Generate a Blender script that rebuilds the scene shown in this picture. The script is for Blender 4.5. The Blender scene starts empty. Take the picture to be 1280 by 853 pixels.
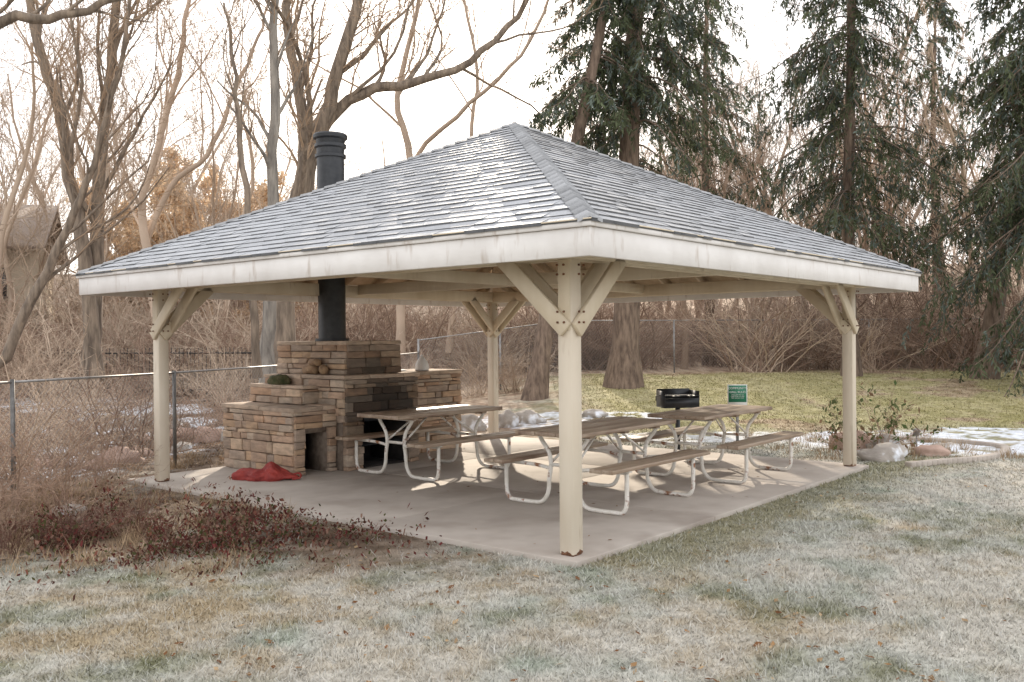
import bpy, math, numpy as np
from mathutils import Matrix, Vector, Euler
R_=np.random.default_rng
sc=bpy.context.scene
sc.view_settings.view_transform='Standard'; sc.view_settings.look='None'; sc.view_settings.exposure=0
TH=math.radians(50.2); CT,ST=math.cos(TH),math.sin(TH)
OX,OY=0.437,6.93
S=5.93; OV=0.65
def W(b,a,z=0.0): return (OX+b*CT-a*ST, OY+b*ST+a*CT, z)
def toloc(x,y):
    dx,dy=x-OX,y-OY
    return dx*CT+dy*ST, -dx*ST+dy*CT
def ss(e0,e1,x):
    t=np.clip((x-e0)/(e1-e0),0,1); return t*t*(3-2*t)
_tab=R_(5).random((256,256))
def vn(x,y,s=0):
    x=np.asarray(x,float)+s*17.3; y=np.asarray(y,float)+s*7.7
    xi=np.floor(x).astype(int); yi=np.floor(y).astype(int); fx=x-xi; fy=y-yi
    fx=fx*fx*(3-2*fx); fy=fy*fy*(3-2*fy)
    g=lambda i,j:_tab[(xi+i)%256,(yi+j)%256]
    return (g(0,0)*(1-fx)+g(1,0)*fx)*(1-fy)+(g(0,1)*(1-fx)+g(1,1)*fx)*fy
def fbm(x,y,s=0,o=4):
    r=0;a=.5;t=0
    for i in range(o):
        r=r+a*vn(x*2**i,y*2**i,s+i*3); t+=a; a*=.5
    return r/t
# ---------------------------------------------------------------- materials
def newmat(name):
    m=bpy.data.materials.new(name); m.use_nodes=True
    nt=m.node_tree; b=nt.nodes['Principled BSDF']; return m,nt,b
def lk(nt,a,b): nt.links.new(a,b)
def pmat(name,c1,c2,scale=4,rough=.7,bump=.2,bscale=None,stretch=(1,1,1),metal=0,lo=.35,hi=.65,c3=None,c3scale=2,c3lo=.6,c3hi=.7,attr=None,spec=None,c3stretch=(1,1,1)):
    m,nt,b=newmat(name)
    tc=nt.nodes.new('ShaderNodeTexCoord')
    def nz(sc_,st,det=3):
        mp=nt.nodes.new('ShaderNodeMapping'); mp.inputs['Scale'].default_value=st
        lk(nt,tc.outputs['Object'],mp.inputs[0])
        n=nt.nodes.new('ShaderNodeTexNoise'); n.inputs['Scale'].default_value=sc_; n.inputs['Detail'].default_value=det; n.inputs['Roughness'].default_value=.62
        lk(nt,mp.outputs[0],n.inputs['Vector']); return n
    def ramp(n,l,h):
        r=nt.nodes.new('ShaderNodeMapRange'); r.inputs['From Min'].default_value=l; r.inputs['From Max'].default_value=h
        lk(nt,n.outputs['Fac'],r.inputs['Value']); return r
    n=nz(scale,stretch); r=ramp(n,lo,hi)
    mx=nt.nodes.new('ShaderNodeMix'); mx.data_type='RGBA'
    mx.inputs['A'].default_value=(*c1,1); mx.inputs['B'].default_value=(*c2,1)
    lk(nt,r.outputs[0],mx.inputs['Factor']); out=mx.outputs['Result']
    if attr:
        at=nt.nodes.new('ShaderNodeAttribute'); at.attribute_name=attr
        mu=nt.nodes.new('ShaderNodeMix'); mu.data_type='RGBA'; mu.blend_type='MULTIPLY'; mu.inputs['Factor'].default_value=1
        lk(nt,at.outputs['Color'],mu.inputs['A']); lk(nt,out,mu.inputs['B']); out=mu.outputs['Result']
    if c3:
        n3=nz(c3scale,c3stretch); r3=ramp(n3,c3lo,c3hi)
        m3=nt.nodes.new('ShaderNodeMix'); m3.data_type='RGBA'; m3.inputs['B'].default_value=(*c3,1)
        lk(nt,out,m3.inputs['A']); lk(nt,r3.outputs[0],m3.inputs['Factor']); out=m3.outputs['Result']
    lk(nt,out,b.inputs['Base Color'])
    b.inputs['Roughness'].default_value=rough; b.inputs['Metallic'].default_value=metal
    if spec is not None: b.inputs['Specular IOR Level'].default_value=spec
    if bump:
        nb=nz(bscale or scale*4,stretch,2); bp=nt.nodes.new('ShaderNodeBump'); bp.inputs['Strength'].default_value=bump; bp.inputs['Distance'].default_value=.02
        lk(nt,nb.outputs['Fac'],bp.inputs['Height']); lk(nt,bp.outputs[0],b.inputs['Normal'])
    return m
def dmat(name,col,trans=0,attr=False):
    m=bpy.data.materials.new(name); m.use_nodes=True; nt=m.node_tree; nt.nodes.clear()
    o=nt.nodes.new('ShaderNodeOutputMaterial'); d=nt.nodes.new('ShaderNodeBsdfDiffuse')
    if attr:
        at=nt.nodes.new('ShaderNodeAttribute'); at.attribute_name='Col'; src=at.outputs['Color']
    else:
        tc=nt.nodes.new('ShaderNodeTexCoord'); n=nt.nodes.new('ShaderNodeTexNoise'); n.inputs['Scale'].default_value=1.2; n.inputs['Detail'].default_value=1
        nt.links.new(tc.outputs['Object'],n.inputs['Vector']); mx=nt.nodes.new('ShaderNodeMix'); mx.data_type='RGBA'
        mx.inputs['A'].default_value=(*[c*.65 for c in col],1); mx.inputs['B'].default_value=(*[min(1,c*1.3) for c in col],1)
        nt.links.new(n.outputs['Fac'],mx.inputs['Factor']); src=mx.outputs['Result']
    nt.links.new(src,d.inputs['Color']); out=d.outputs[0]
    if trans:
        t=nt.nodes.new('ShaderNodeBsdfTranslucent'); nt.links.new(src,t.inputs['Color']); ms=nt.nodes.new('ShaderNodeMixShader'); ms.inputs[0].default_value=trans
        nt.links.new(out,ms.inputs[1]); nt.links.new(t.outputs[0],ms.inputs[2]); out=ms.outputs[0]
    nt.links.new(out,o.inputs['Surface']); return m
M={}
M['ground']=pmat('ground_mat',(.78,.78,.78),(1.18,1.18,1.18),9,.95,.9,60,attr='Col',spec=.1)
M['attr']=dmat('fine_plant_mat',None,0,True)
M['slab']=pmat('concrete_mat',(.38,.33,.285),(.48,.43,.38),1.3,.8,.12,60,c3=(.28,.235,.20),c3scale=.9,c3lo=.5,c3hi=.75)
M['cream']=pmat('cream_paint',(.58,.49,.36),(.68,.60,.47),3,.6,.08,30,stretch=(1,1,.25),c3=(.40,.31,.21),c3scale=7,c3lo=.64,c3hi=.8,c3stretch=(1,1,.2))
M['post']=pmat('post_paint',(.60,.52,.41),(.68,.61,.50),3,.6,.1,30,stretch=(1,1,.25),c3=(.38,.28,.19),c3scale=9,c3lo=.62,c3hi=.78,c3stretch=(1,1,.15))
M['fascia']=pmat('fascia_paint',(.62,.595,.57),(.72,.70,.68),2,.55,.08,25,c3=(.40,.33,.27),c3scale=3,c3lo=.58,c3hi=.82,c3stretch=(3,3,.8))
M['soffit']=pmat('soffit_shade_paint',(.34,.25,.16),(.44,.34,.23),5,.7,.1,30,c3=(.2,.14,.09),c3scale=3,c3lo=.55,c3hi=.8)  # cream paint darkened, underside shade is put into the colour
M['shingle']=pmat('shingle_mat',(.88,.88,.88),(1.12,1.12,1.12),60,.62,.4,160,attr='Col',spec=.45)
M['rust']=pmat('rust_mat',(.10,.045,.025),(.26,.12,.06),30,.8,.4)
M['stone']=pmat('sandstone_mat',(.8,.8,.8),(1.2,1.18,1.15),7,.85,.6,40,attr='Col',stretch=(1,1,3))
M['mortar']=pmat('mortar_mat',(.16,.12,.09),(.24,.19,.15),12,.95,.5)
M['soot']=pmat('soot_mat',(.012,.01,.009),(.035,.028,.024),6,.95,.3)
M['blackmetal']=pmat('black_metal',(.014,.016,.02),(.028,.030,.034),8,.42,.05,metal=.1,c3=(.06,.05,.045),c3scale=5,c3lo=.68,c3hi=.85)
M['whitetube']=pmat('white_tube_paint',(.62,.58,.51),(.76,.73,.68),9,.45,.05,c3=(.25,.11,.05),c3scale=9,c3lo=.56,c3hi=.66)
M['plank']=pmat('weathered_plank',(.27,.19,.13),(.42,.33,.245),6,.42,.35,30,stretch=(.12,3,3),c3=(.15,.085,.05),c3scale=3,c3lo=.5,c3hi=.7,c3stretch=(.3,2,2))
M['bark']=pmat('bark_mat',(.11,.085,.065),(.28,.22,.165),5,.95,1,14,stretch=(2,2,.35))
M['barkgrey']=pmat('grey_bark',(.15,.135,.12),(.32,.29,.25),5,.95,1,14,stretch=(2,2,.35))
M['twig']=dmat('warm_bark_mat',(.37,.27,.19))
M['barkfar']=dmat('hazy_far_bark',(.49,.385,.30))  # bark lightened, distance haze is put into the colour
M['barkspruce']=pmat('spruce_bark',(.10,.07,.052),(.24,.175,.13),7,.95,1,18,stretch=(2,2,.4))
M['needle']=dmat('needle_mat',None,.25,True)
M['leaf']=dmat('leaf_mat',None,.3,True)
M['brushred']=dmat('brush_red_mat',(.34,.24,.18))
M['brushdark']=dmat('brush_dark_mat',(.14,.075,.06))
M['galv']=pmat('galvanised_mat',(.25,.24,.23),(.36,.35,.34),10,.5,0,metal=.5)
M['iron']=pmat('iron_mat',(.02,.02,.02),(.04,.035,.03),10,.5,0)
M['rock']=pmat('rock_mat',(.26,.23,.2),(.42,.38,.34),3,.9,.7,12,c3=(.7,.72,.76),c3scale=2.5,c3lo=.56,c3hi=.64)
M['rockpink']=pmat('rock_pink_mat',(.34,.23,.18),(.46,.33,.27),3,.9,.6,12)
M['snow']=pmat('snow_mat',(.72,.75,.8),(.82,.84,.87),4,.7,.5,25)
M['red']=pmat('red_bag_mat',(.20,.02,.018),(.33,.04,.03),8,.7,.8,20)
M['green']=pmat('sign_green',(.015,.17,.09),(.02,.2,.11),5,.4,0)
M['white']=pmat('white_paint',(.74,.74,.72),(.8,.8,.78),5,.5,0)
M['wood']=pmat('firewood_mat',(.2,.12,.07),(.4,.27,.16),9,.9,.6,30)
M['housewall']=pmat('house_wall_mat',(.5,.42,.32),(.58,.49,.38),2,.9,.2)
M['houseroof']=pmat('house_roof_mat',(.27,.22,.18),(.34,.28,.24),6,.9,.2)
M['yellowwall']=pmat('pale_wall_mat',(.5,.42,.25),(.58,.5,.32),2,.9,.1)
M['glass']=pmat('window_glass',(.08,.08,.08),(.12,.12,.12),2,.3,0)
# ---------------------------------------------------------------- mesh utils
def link(o,parent=None):
    sc.collection.objects.link(o)
    if parent: o.parent=parent
    return o
def mkmesh(name,V,Fs,col=None,mat=None,smooth=False,val=True):
    me=bpy.data.meshes.new(name)
    V=np.asarray(V,np.float32).reshape(-1,3)
    me.vertices.add(len(V)); me.vertices.foreach_set('co',V.ravel())
    loops=np.concatenate([np.asarray(f,np.int32).ravel() for f in Fs])
    sizes=np.concatenate([np.full(len(f),np.asarray(f).shape[1],np.int32) for f in Fs])
    starts=np.concatenate([[0],np.cumsum(sizes)[:-1]]).astype(np.int32)
    me.loops.add(len(loops)); me.loops.foreach_set('vertex_index',loops)
    me.polygons.add(len(sizes)); me.polygons.foreach_set('loop_start',starts)
    me.update(calc_edges=True)
    if val: me.validate()
    if smooth: me.polygons.foreach_set('use_smooth',np.ones(len(me.polygons),bool))
    if col is not None:
        at=me.color_attributes.new('Col','FLOAT_COLOR','POINT')
        c=np.ones((len(V),4),np.float32); c[:,:3]=col; at.data.foreach_set('color',c.ravel())
    if mat: me.materials.append(mat)
    return me
def obj(name,me,parent=None,loc=(0,0,0),rz=0,scale=1):
    o=bpy.data.objects.new(name,me); o.location=loc; o.rotation_euler=(0,0,rz)
    o.scale=(scale,)*3 if not hasattr(scale,'__len__') else scale
    return link(o,parent)
def empty(name,loc=(0,0,0),rz=0):
    o=bpy.data.objects.new(name,None); o.location=loc; o.rotation_euler=(0,0,rz); o.empty_display_size=.2
    return link(o)
class Merge:
    def __init__(s): s.V=[];s.F=[];s.C=[];s.n=0
    def add(s,V,F,loc,rz,sc_,col):
        c,q=math.cos(rz),math.sin(rz); sc_=np.broadcast_to(np.asarray(sc_,float),(3,)); P=V*sc_
        P=np.stack([P[:,0]*c-P[:,1]*q,P[:,0]*q+P[:,1]*c,P[:,2]],-1)+np.array(loc)
        s.V.append(P.astype(np.float32)); s.F.append((F+s.n).astype(np.int32)); s.C.append(np.broadcast_to(np.asarray(col,np.float32),(len(V),3))); s.n+=len(V)
    def obj(s,name,mat): return obj(name,mkmesh(name,np.concatenate(s.V),[np.concatenate(s.F)],np.concatenate(s.C),mat,False,False))
CUBE=np.array([[-1,-1,-1],[1,-1,-1],[1,1,-1],[-1,1,-1],[-1,-1,1],[1,-1,1],[1,1,1],[-1,1,1]],float)*.5
CF=np.array([[0,3,2,1],[4,5,6,7],[0,1,5,4],[1,2,6,5],[2,3,7,6],[3,0,4,7]])
class MB:
    def __init__(s): s.V=[];s.F={};s.C=[];s.n=0
    def add(s,V,F,c=(1,1,1)):
        V=np.asarray(V,float).reshape(-1,3); F=np.asarray(F)
        s.V.append(V); s.F.setdefault(F.shape[1],[]).append(F+s.n)
        c=np.asarray(c,float); s.C.append(np.broadcast_to(c,(len(V),3))); s.n+=len(V)
    def box(s,x0,x1,y0,y1,z0,z1,c=(1,1,1),jit=0,rng=None):
        V=(CUBE+.5)*[x1-x0,y1-y0,z1-z0]+[x0,y0,z0]
        if jit: V=V+rng.normal(0,jit,V.shape)
        s.add(V,CF,c)
    def beam(s,P0,P1,w,d,c=(1,1,1),up=(0,0,1)):
        P0=np.array(P0,float);P1=np.array(P1,float);t=P1-P0;t/=np.linalg.norm(t);u=np.array(up,float)
        sd=np.cross(t,u);sd/=np.linalg.norm(sd);v=np.cross(sd,t)
        V=[]
        for P in (P0,P1):
            for a,b in ((-1,-1),(1,-1),(1,1),(-1,1)): V.append(P+sd*a*w/2+v*b*d/2)
        s.add(V,[[0,3,2,1],[4,5,6,7],[0,1,5,4],[1,2,6,5],[2,3,7,6],[3,0,4,7]],c)
    def tube(s,pts,rad,sides=8,c=(1,1,1),cap=True):
        pts=np.asarray(pts,float)[None]; rad=np.broadcast_to(np.asarray(rad,float),(pts.shape[1],))[None]
        V,F=tubes(pts,rad,sides); s.add(V,F,c)
        if cap:
            n=pts.shape[1]
            s.F.setdefault(sides,[]).append(np.array([list(range(sides))[::-1],list(range((n-1)*sides,n*sides))])+s.n-len(V))
    def mesh(s,name,mat,smooth=False,col=True):
        return mkmesh(name,np.concatenate(s.V),[np.concatenate(f) for f in s.F.values()],np.concatenate(s.C) if col else None,mat,smooth)
def norm(v): return v/np.maximum(np.linalg.norm(v,axis=-1,keepdims=True),1e-9)
def tubes(pts,rad,sides,closed_ref=None):
    N,n,_=pts.shape
    t=norm(np.gradient(pts,axis=1)) if n>2 else norm(np.repeat(pts[:,1:]-pts[:,:1],2,axis=1))
    mean=norm(pts[:,-1]-pts[:,0]+1e-6)
    ref=np.where(np.abs(mean[:,2:3])>.8,np.array([[1.,.13,0]]),np.array([[.05,.1,1.]]))
    ref=np.broadcast_to(ref[:,None],t.shape)
    u=norm(np.cross(t,ref)); v=np.cross(t,u)
    an=np.arange(sides)*2*np.pi/sides
    V=pts[:,:,None]+rad[:,:,None,None]*(np.cos(an)[None,None,:,None]*u[:,:,None]+np.sin(an)[None,None,:,None]*v[:,:,None])
    base=(np.arange(N)*n*sides)[:,None,None]+(np.arange(n-1)*sides)[None,:,None]
    i=np.arange(sides)[None,None]; j=(i+1)%sides
    F=np.stack([base+i,base+j,base+j+sides,base+i+sides],-1).reshape(-1,4)
    return V.reshape(-1,3),F
def smoothpath(P,k=6):
    P=np.array(P,float); Q=np.vstack([2*P[0]-P[1],P,2*P[-1]-P[-2]]); out=[]
    for i in range(1,len(Q)-2):
        for t in np.arange(k)/k:
            a,b,c,d=Q[i-1:i+3]
            out.append(.5*((2*b)+(c-a)*t+(2*a-5*b+4*c-d)*t*t+(-a+3*b-3*c+d)*t**3))
    out.append(P[-1]); return np.array(out)
# ---------------------------------------------------------------- ground
def fd(x,y): return -x-4.6+.25*(y-12)
def height(x,y):
    x=np.asarray(x,float);y=np.asarray(y,float)
    h=-.05+.03*(fbm(x*.7,y*.7,2)-.5)
    h=h+.62*ss(14.5,25,y)*ss(-3,2,x)+.25*ss(16,28,y)*(1-ss(-3,2,x))
    h=h+1.6*ss(32,60,y)+9*ss(50,130,y)
    d=fd(x,y)
    h=h-.35*ss(.4,3,d)*ss(6,9,y)*(1-ss(16,22,y))+.15*(fbm(x*.5,y*.5,9)-.5)*ss(.4,2,d)
    b,a=toloc(x,y)
    ins=ss(-.6,-.1,b)*ss(-.6,-.1,a)*ss(-.6,-.1,6.3-b)*ss(-.6,-.1,6.6-a)
    return h*(1-ins)-.05*ins
def lerp(a,b,t): t=np.asarray(t)[...,None]; return np.asarray(a)*(1-t)+np.asarray(b)*t
def dirtmask(x,y):
    b,a=toloc(x,y); n=fbm(x*1.3,y*1.3,4); n5=fbm(x*5,y*5,14)
    m=ss(1.9,.6,-b+(n-.5)*2.6+(n5-.5)*.8)*ss(-.1,1.6,a+(n-.5))*(b<0.2)
    lf=ss(.6,2.0,-x-1.9+(n-.5)*2.8+(n5-.5))*ss(5.9,7.2,y+(n-.5)*2)
    return np.clip(np.maximum(m,lf),0,1)
def gcol(x,y):
    x=np.asarray(x,float);y=np.asarray(y,float)
    n1=fbm(x*.55,y*.55,1); n2=fbm(x*2.1,y*2.1,6); n3=fbm(x*6,y*6,8)
    green=np.array([.20,.20,.12]);tan=np.array([.36,.29,.19]);frost=np.array([.57,.565,.53])
    c=lerp(tan,green,ss(.42,.68,n2))
    fr=ss(.30,.64,n1*.45+n3*.5+.13*ss(-1,4,x))
    c=lerp(c,frost,fr*.66)
    c=lerp(c,[.22,.27,.20],ss(.62,.76,n2)*ss(.45,.6,n1)*.5)
    b,a=toloc(x,y)
    edge=ss(1.3,.2,-a+(n2-.5)*1.2)*(a<0)*ss(-.5,.5,b)
    c=lerp(c,[.24,.23,.13],edge*.75)
    bk=ss(14,17,y)*ss(-.5,2.5,x)
    cb=lerp([.31,.28,.125],[.43,.38,.21],ss(.35,.65,n2*.6+n3*.4)); c=lerp(c,cb,bk*.92)
    lit=lerp([.25,.17,.12],[.45,.35,.26],ss(.35,.65,n3))
    lm=np.maximum(ss(.3,1.2,fd(x,y))*ss(7,9,y), ss(25,28,y+(n1-.5)*6))
    lm=np.maximum(lm,ss(13.5,15,y)*(1-ss(-1,2,x+(n2-.5)*3)))
    lm=np.maximum(lm,.75*ss(.58,.66,n1*.6+n2*.4)*bk)
    c=lerp(c,lit,lm)
    dm=dirtmask(x,y); dc=lerp([.10,.065,.045],[.23,.17,.125],ss(.3,.7,n3)); dc=lerp(dc,[.40,.37,.32],ss(.58,.75,n2)*.5); c=lerp(c,dc,dm*.92)
    s1=ss(.50,.56,n1*.5+n2*.5)*ss(.2,1.2,fd(x,y))*ss(8,10,y)*(1-ss(20,26,y))
    d2=((x-7.6)/3.4)**2+((y-14.2)/1.7)**2
    s2=ss(1.15,.8,d2+(n2-.5)*1.2)*ss(.38,.5,n3)
    d3=((x+.2)/3.0)**2+((y-17.6)/1.0)**2
    s3=ss(1.1,.8,d3+(n2-.5)*1.6)*.8*ss(.4,.5,n3)
    d4=((x-3.5)/2.0)**2+((y-15.2)/.7)**2
    s4=ss(1.1,.8,d4+(n2-.5)*1.8)*.6*ss(.4,.52,n3)
    sn=np.clip(s1+s2+s3+s4,0,1)
    c=lerp(c,[.70,.73,.78],sn)
    return c,sn
def axis(lo,hi,f0,f1,st):
    A=list(np.arange(f0,f1,st)); s=st; v=A[-1]
    while v<hi: s*=1.16; v+=s; A.append(v)
    s=st; v=A[0]; B=[]
    while v>lo: s*=1.18; v-=s; B.append(v)
    return np.array(B[::-1]+A)
gx=axis(-350,350,-9,12,.075); gy=axis(-60,500,2.5,22,.075)
X,Y=np.meshgrid(gx,gy); c,sn=gcol(X,Y)
Z=height(X,Y)+sn*.03*fbm(X*8,Y*8,3)+.012*fbm(X*9,Y*9,5)
Vg=np.stack([X,Y,Z],-1).reshape(-1,3); nx,ny=len(gx),len(gy)
i=np.arange(nx*ny).reshape(ny,nx)
Fg=np.stack([i[:-1,:-1],i[:-1,1:],i[1:,1:],i[1:,:-1]],-1).reshape(-1,4)
obj('ground',mkmesh('ground',Vg,[Fg],c.reshape(-1,3),M['ground'],True))
rng=R_(11); n=400000
yy=3.2*np.exp(rng.random(n)*np.log(26/3.2)); xx=(rng.random(n)*2-1)*(yy*.66+1.0)
b,a=toloc(xx,yy); gc,sn=gcol(xx,yy); dm=dirtmask(xx,yy)
ok=~((b>-.17)&(a>-.17)&(b<6.2)&(a<6.5))&(rng.random(n)>dm*.93)&(sn<.3)&(fd(xx,yy)<.6)&((yy<14)|(xx>1))
ok&=~((((xx-7.6)/3.4)**2+((yy-14.2)/1.7)**2<.9))
xx,yy,gc=xx[ok],yy[ok],gc[ok]; n=len(xx); zz=height(xx,yy)+.004
an=rng.random(n)*6.283; hgt=(.012+.032*rng.random(n))*(.6+.8*fbm(xx*1.7,yy*1.7,3)); wd=.0022*(yy/4)*(.7+.6*rng.random(n))+.0008
lean=rng.normal(0,.025,(n,2)); P=np.stack([xx,yy,zz],-1)
dx=np.stack([np.cos(an)*wd,np.sin(an)*wd,np.zeros(n)],-1); tip=P+np.concatenate([lean,hgt[:,None]],1)
V=np.stack([P-dx,P+dx,tip],1).reshape(-1,3)
k=(.72+.6*rng.random(n))[:,None]; fr=((rng.random(n)<.24)&(yy<15))[:,None]
bc=gc*k; bc=np.where(fr,bc*.5+np.array([.61,.61,.58])*.5,bc)
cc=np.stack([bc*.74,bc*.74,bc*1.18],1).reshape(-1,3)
obj('lawn_grass',mkmesh('lawn_grass',V,[np.arange(n*3).reshape(-1,3)],cc,M['attr']))
rng=R_(12); C=[]
for q in range(520):
    r=rng.random()
    if r<.5: x=-2.0-rng.random()*3.4; y=6.6+rng.random()*3.6
    elif r<.75: y=9+rng.random()*10; x=-4.7-.0+.25*(y-12)+rng.normal(0,.4); 
    else: x=3.8+rng.random()*3.2; y=12.3+rng.random()*3
    b,a=toloc(x,y)
    if b>-.22 and a>-.22 and b<6.3 and a<6.7: continue
    C.append((x,y))
C=np.array(C); m=26; idx=np.repeat(np.arange(len(C)),m); n=len(idx)
P=np.stack([C[idx,0]+rng.normal(0,.05,n),C[idx,1]+rng.normal(0,.05,n)],-1); P=np.concatenate([P,(height(P[:,0],P[:,1])-.005)[:,None]],1)
hh=(.05+.14*rng.random(len(C)))[idx]*(.5+.8*rng.random(n)); an=rng.random(n)*6.283; dx=np.stack([np.cos(an),np.sin(an),0*an],-1)*.0035
tip=P+np.stack([rng.normal(0,.4,n)*hh,rng.normal(0,.4,n)*hh,hh],-1)
cl=np.array([.38,.28,.18])*(.5+.8*rng.random((n,1)))
obj('dry_grass_tufts',mkmesh('tufts',np.stack([P-dx,P+dx,tip],1).reshape(-1,3),[np.arange(3*n).reshape(-1,3)],np.repeat(cl,3,0),M['attr']))
def scatter_leaves(name,xs,ys,size,cols,rng,zoff=.015,up=.25):
    n=len(xs); z=height(xs,ys)+zoff
    an=rng.random(n)*6.283; s=size*(.6+.8*rng.random(n))
    u=np.stack([np.cos(an),np.sin(an),rng.normal(0,up,n)],-1)*s[:,None]; v=np.stack([-np.sin(an),np.cos(an),rng.normal(0,up,n)],-1)*s[:,None]*.6
    P=np.stack([xs,ys,z],-1)
    V=np.stack([P-u,P-v*.9,P+u,P+v],1).reshape(-1,3)
    c=np.array(cols)[rng.integers(0,len(cols),n)]*(.7+.6*rng.random((n,1)))
    return obj(name,mkmesh(name,V,[np.arange(4*n).reshape(-1,4)],np.repeat(c,4,0),M['leaf']))
rng=R_(3)
n=1800; ys=3.5*np.exp(rng.random(n)*np.log(6)); xs=(rng.random(n)*2-1)*ys*.65
b,a=toloc(xs,ys); k=~((b>-.2)&(a>-.2)&(b<6.3)&(a<6.6))&(fbm(xs,ys,5)>.48)
scatter_leaves('fallen_leaves',xs[k],ys[k],.022,[(.3,.18,.09),(.2,.1,.05),(.42,.3,.18)],rng,.02)
n=60; bb=rng.random(n)*5.8; aa=rng.random(n)*6.0; xs=OX+bb*CT-aa*ST; ys=OY+bb*ST+aa*CT
o=scatter_leaves('slab_leaves',xs,ys,.02,[(.25,.15,.08),(.15,.08,.04)],rng,.06,.1)
n=9000; ys=7+rng.random(n)*18; xs=-3.5-rng.random(n)*9
b,a=toloc(xs,ys); k=(a>6.9)|(b<-.4)
scatter_leaves('leaf_litter',xs[k],ys[k],.04,[(.30,.20,.13),(.2,.12,.08),(.42,.32,.24)],rng,.02)
n=17000; xs=-3.1+rng.normal(0,.95,n); ys=7.65+rng.normal(0,.5,n); k=(fbm(xs*2.5,ys*2.5,4)>.46)&(toloc(xs,ys)[0]<-.25)
xs,ys=xs[k],ys[k]; o=scatter_leaves('red_groundcover',xs,ys,.015,[(.12,.035,.033),(.09,.045,.035),(.16,.07,.05),(.08,.08,.035),(.2,.12,.09)],rng,.0,.8)
hb=.14+.28*ss(.45,.7,fbm(xs*2,ys*2,21))
co=np.empty(len(o.data.vertices)*3,np.float32); o.data.vertices.foreach_get('co',co); co=co.reshape(-1,4,3); co[:,:,2]+=(rng.random(len(co))**1.3*hb)[:,None]; o.data.vertices.foreach_set('co',co.ravel())
# ---------------------------------------------------------------- pavilion
pv=empty('picnic_pavilion',(OX,OY,0),TH)
def bevel(o,w=.004,seg=1):
    m=o.modifiers.new('bevel','BEVEL'); m.width=w; m.segments=seg; m.limit_method='ANGLE'; return o
PW=.128
posts=[(0,0),(S,0),(0,S),(S,S)]
mb=MB(); rs=MB()
for (x,y) in posts:
    mb.box(x-PW/2,x+PW/2,y-PW/2,y+PW/2,.012,2.36)
    rs.box(x-PW/2+.008,x+PW/2-.008,y-PW/2+.008,y+PW/2-.008,0.001,.0125)
bevel(obj('posts',mb.mesh('posts',M['post']),pv),.005)
obj('post_gap_strips',rs.mesh('post_gap_strips',M['rust']),pv)  # dark strips standing in for the shaded gap under each post
mb=MB(); rg=R_(2)
def patch(mb,x,y,ax,w,h,z,o_):
    n=11; an=np.arange(n)*2*np.pi/n; r=.6+.7*rg.random(n); u=np.cos(an)*w*r+o_; v=np.sin(an)*h*r+z
    u=np.clip(u,-PW/2+.006,PW/2-.006); v=np.maximum(v,.014)
    V=[(x-PW/2-.0015,y+a_,b_) if ax==0 else (x+a_,y-PW/2-.0015,b_) for a_,b_ in zip(u,v)]
    mb.add(V,[list(range(n))])
for k_,(x,y) in enumerate(posts[:3]):
    for q in range(3 if k_==0 else 1):
        patch(mb,x,y,0,.02+.02*rg.random(),.010+.014*rg.random(),.018,(rg.random()-.5)*.09)
        patch(mb,x,y,1,.02+.02*rg.random(),.010+.014*rg.random(),.018,(rg.random()-.5)*.09)
obj('post_rust',mb.mesh('post_rust',M['rust']),pv)
mb=MB()
bz0,bz1=2.24,2.40
for off in (-.085,.085):
    for q in (0,S):
        mb.box(-.30,S+.30,q+off-.02,q+off+.02,bz0,bz1)
        mb.box(q+off-.02,q+off+.02,-.30,S+.30,bz0-.003,bz1-.004)
for (x,y) in posts:
    sx=1 if x==0 else -1; sy=1 if y==0 else -1
    for off in (-.086,.086):
        mb.beam((x-sx*.03,y+off,1.70),(x+sx*.60,y+off,2.28),.038,.13)
        mb.beam((x+off,y-sy*.03,1.702),(x+off,y+sy*.60,2.281),.038,.129)
    for s_ in (-1,1):
        mb.box(x+s_*.066-.006,x+s_*.066+.006,y-.055,y+.055,1.70,2.235)
mb.box(S/2-.045,S/2+.045,.11,S-.11,2.27,2.41)
mb.box(.11,S-.11,S/2-.044,S/2+.044,2.275,2.405)
bevel(obj('beams_and_braces',mb.mesh('beams',M['cream']),pv),.004)
mb=MB()
for (x,y) in posts:
    for z in (1.76,1.84,2.12,2.19):
        for o_ in (-.03,.03):
            mb.tube([(x+o_,y-.107,z),(x+o_,y-.118,z)],.009,6)
            mb.tube([(x-.107,y+o_,z),(x-.118,y+o_,z)],.009,6)
obj('bolts',mb.mesh('bolts',M['rust']),pv)
E0=-OV; L=S+2*OV; half=L/2; ZE=2.43; SL=.5
def facept(f,u,h,z):
    p=[(u,h),(L-h,u),(L-u,L-h),(h,L-u)][f]
    return (p[0]+E0,p[1]+E0,z)
mb=MB()
for f in range(4):
    for u in np.arange(.45,L-.3,.61):
        hm=min(u,L-u)-.03
        mb.beam(facept(f,u,.035,ZE+.0175-.10),facept(f,u,hm,ZE+hm*SL-.10),.04,.13)
    mb.beam(facept(f,.03,.03,ZE-.11),facept(f,half-.02,half-.02,ZE+half*SL-.13),.05,.16)
obj('rafters',mb.mesh('rafters',M['soffit']),pv)
mb=MB()
t=.022
P=[facept(f,0,0,ZE-.015) for f in range(4)]; ap=facept(0,half,half,ZE+half*SL-.015)
V=P+[ap]+[(p[0],p[1],p[2]-t) for p in P]+[(ap[0],ap[1],ap[2]-t)]
mb.add(V,[[0,1,4],[1,2,4],[2,3,4],[3,0,4],[6,5,9],[7,6,9],[8,7,9],[5,8,9]])
obj('roof_deck',mb.mesh('roof_deck',M['soffit']),pv)
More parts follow.
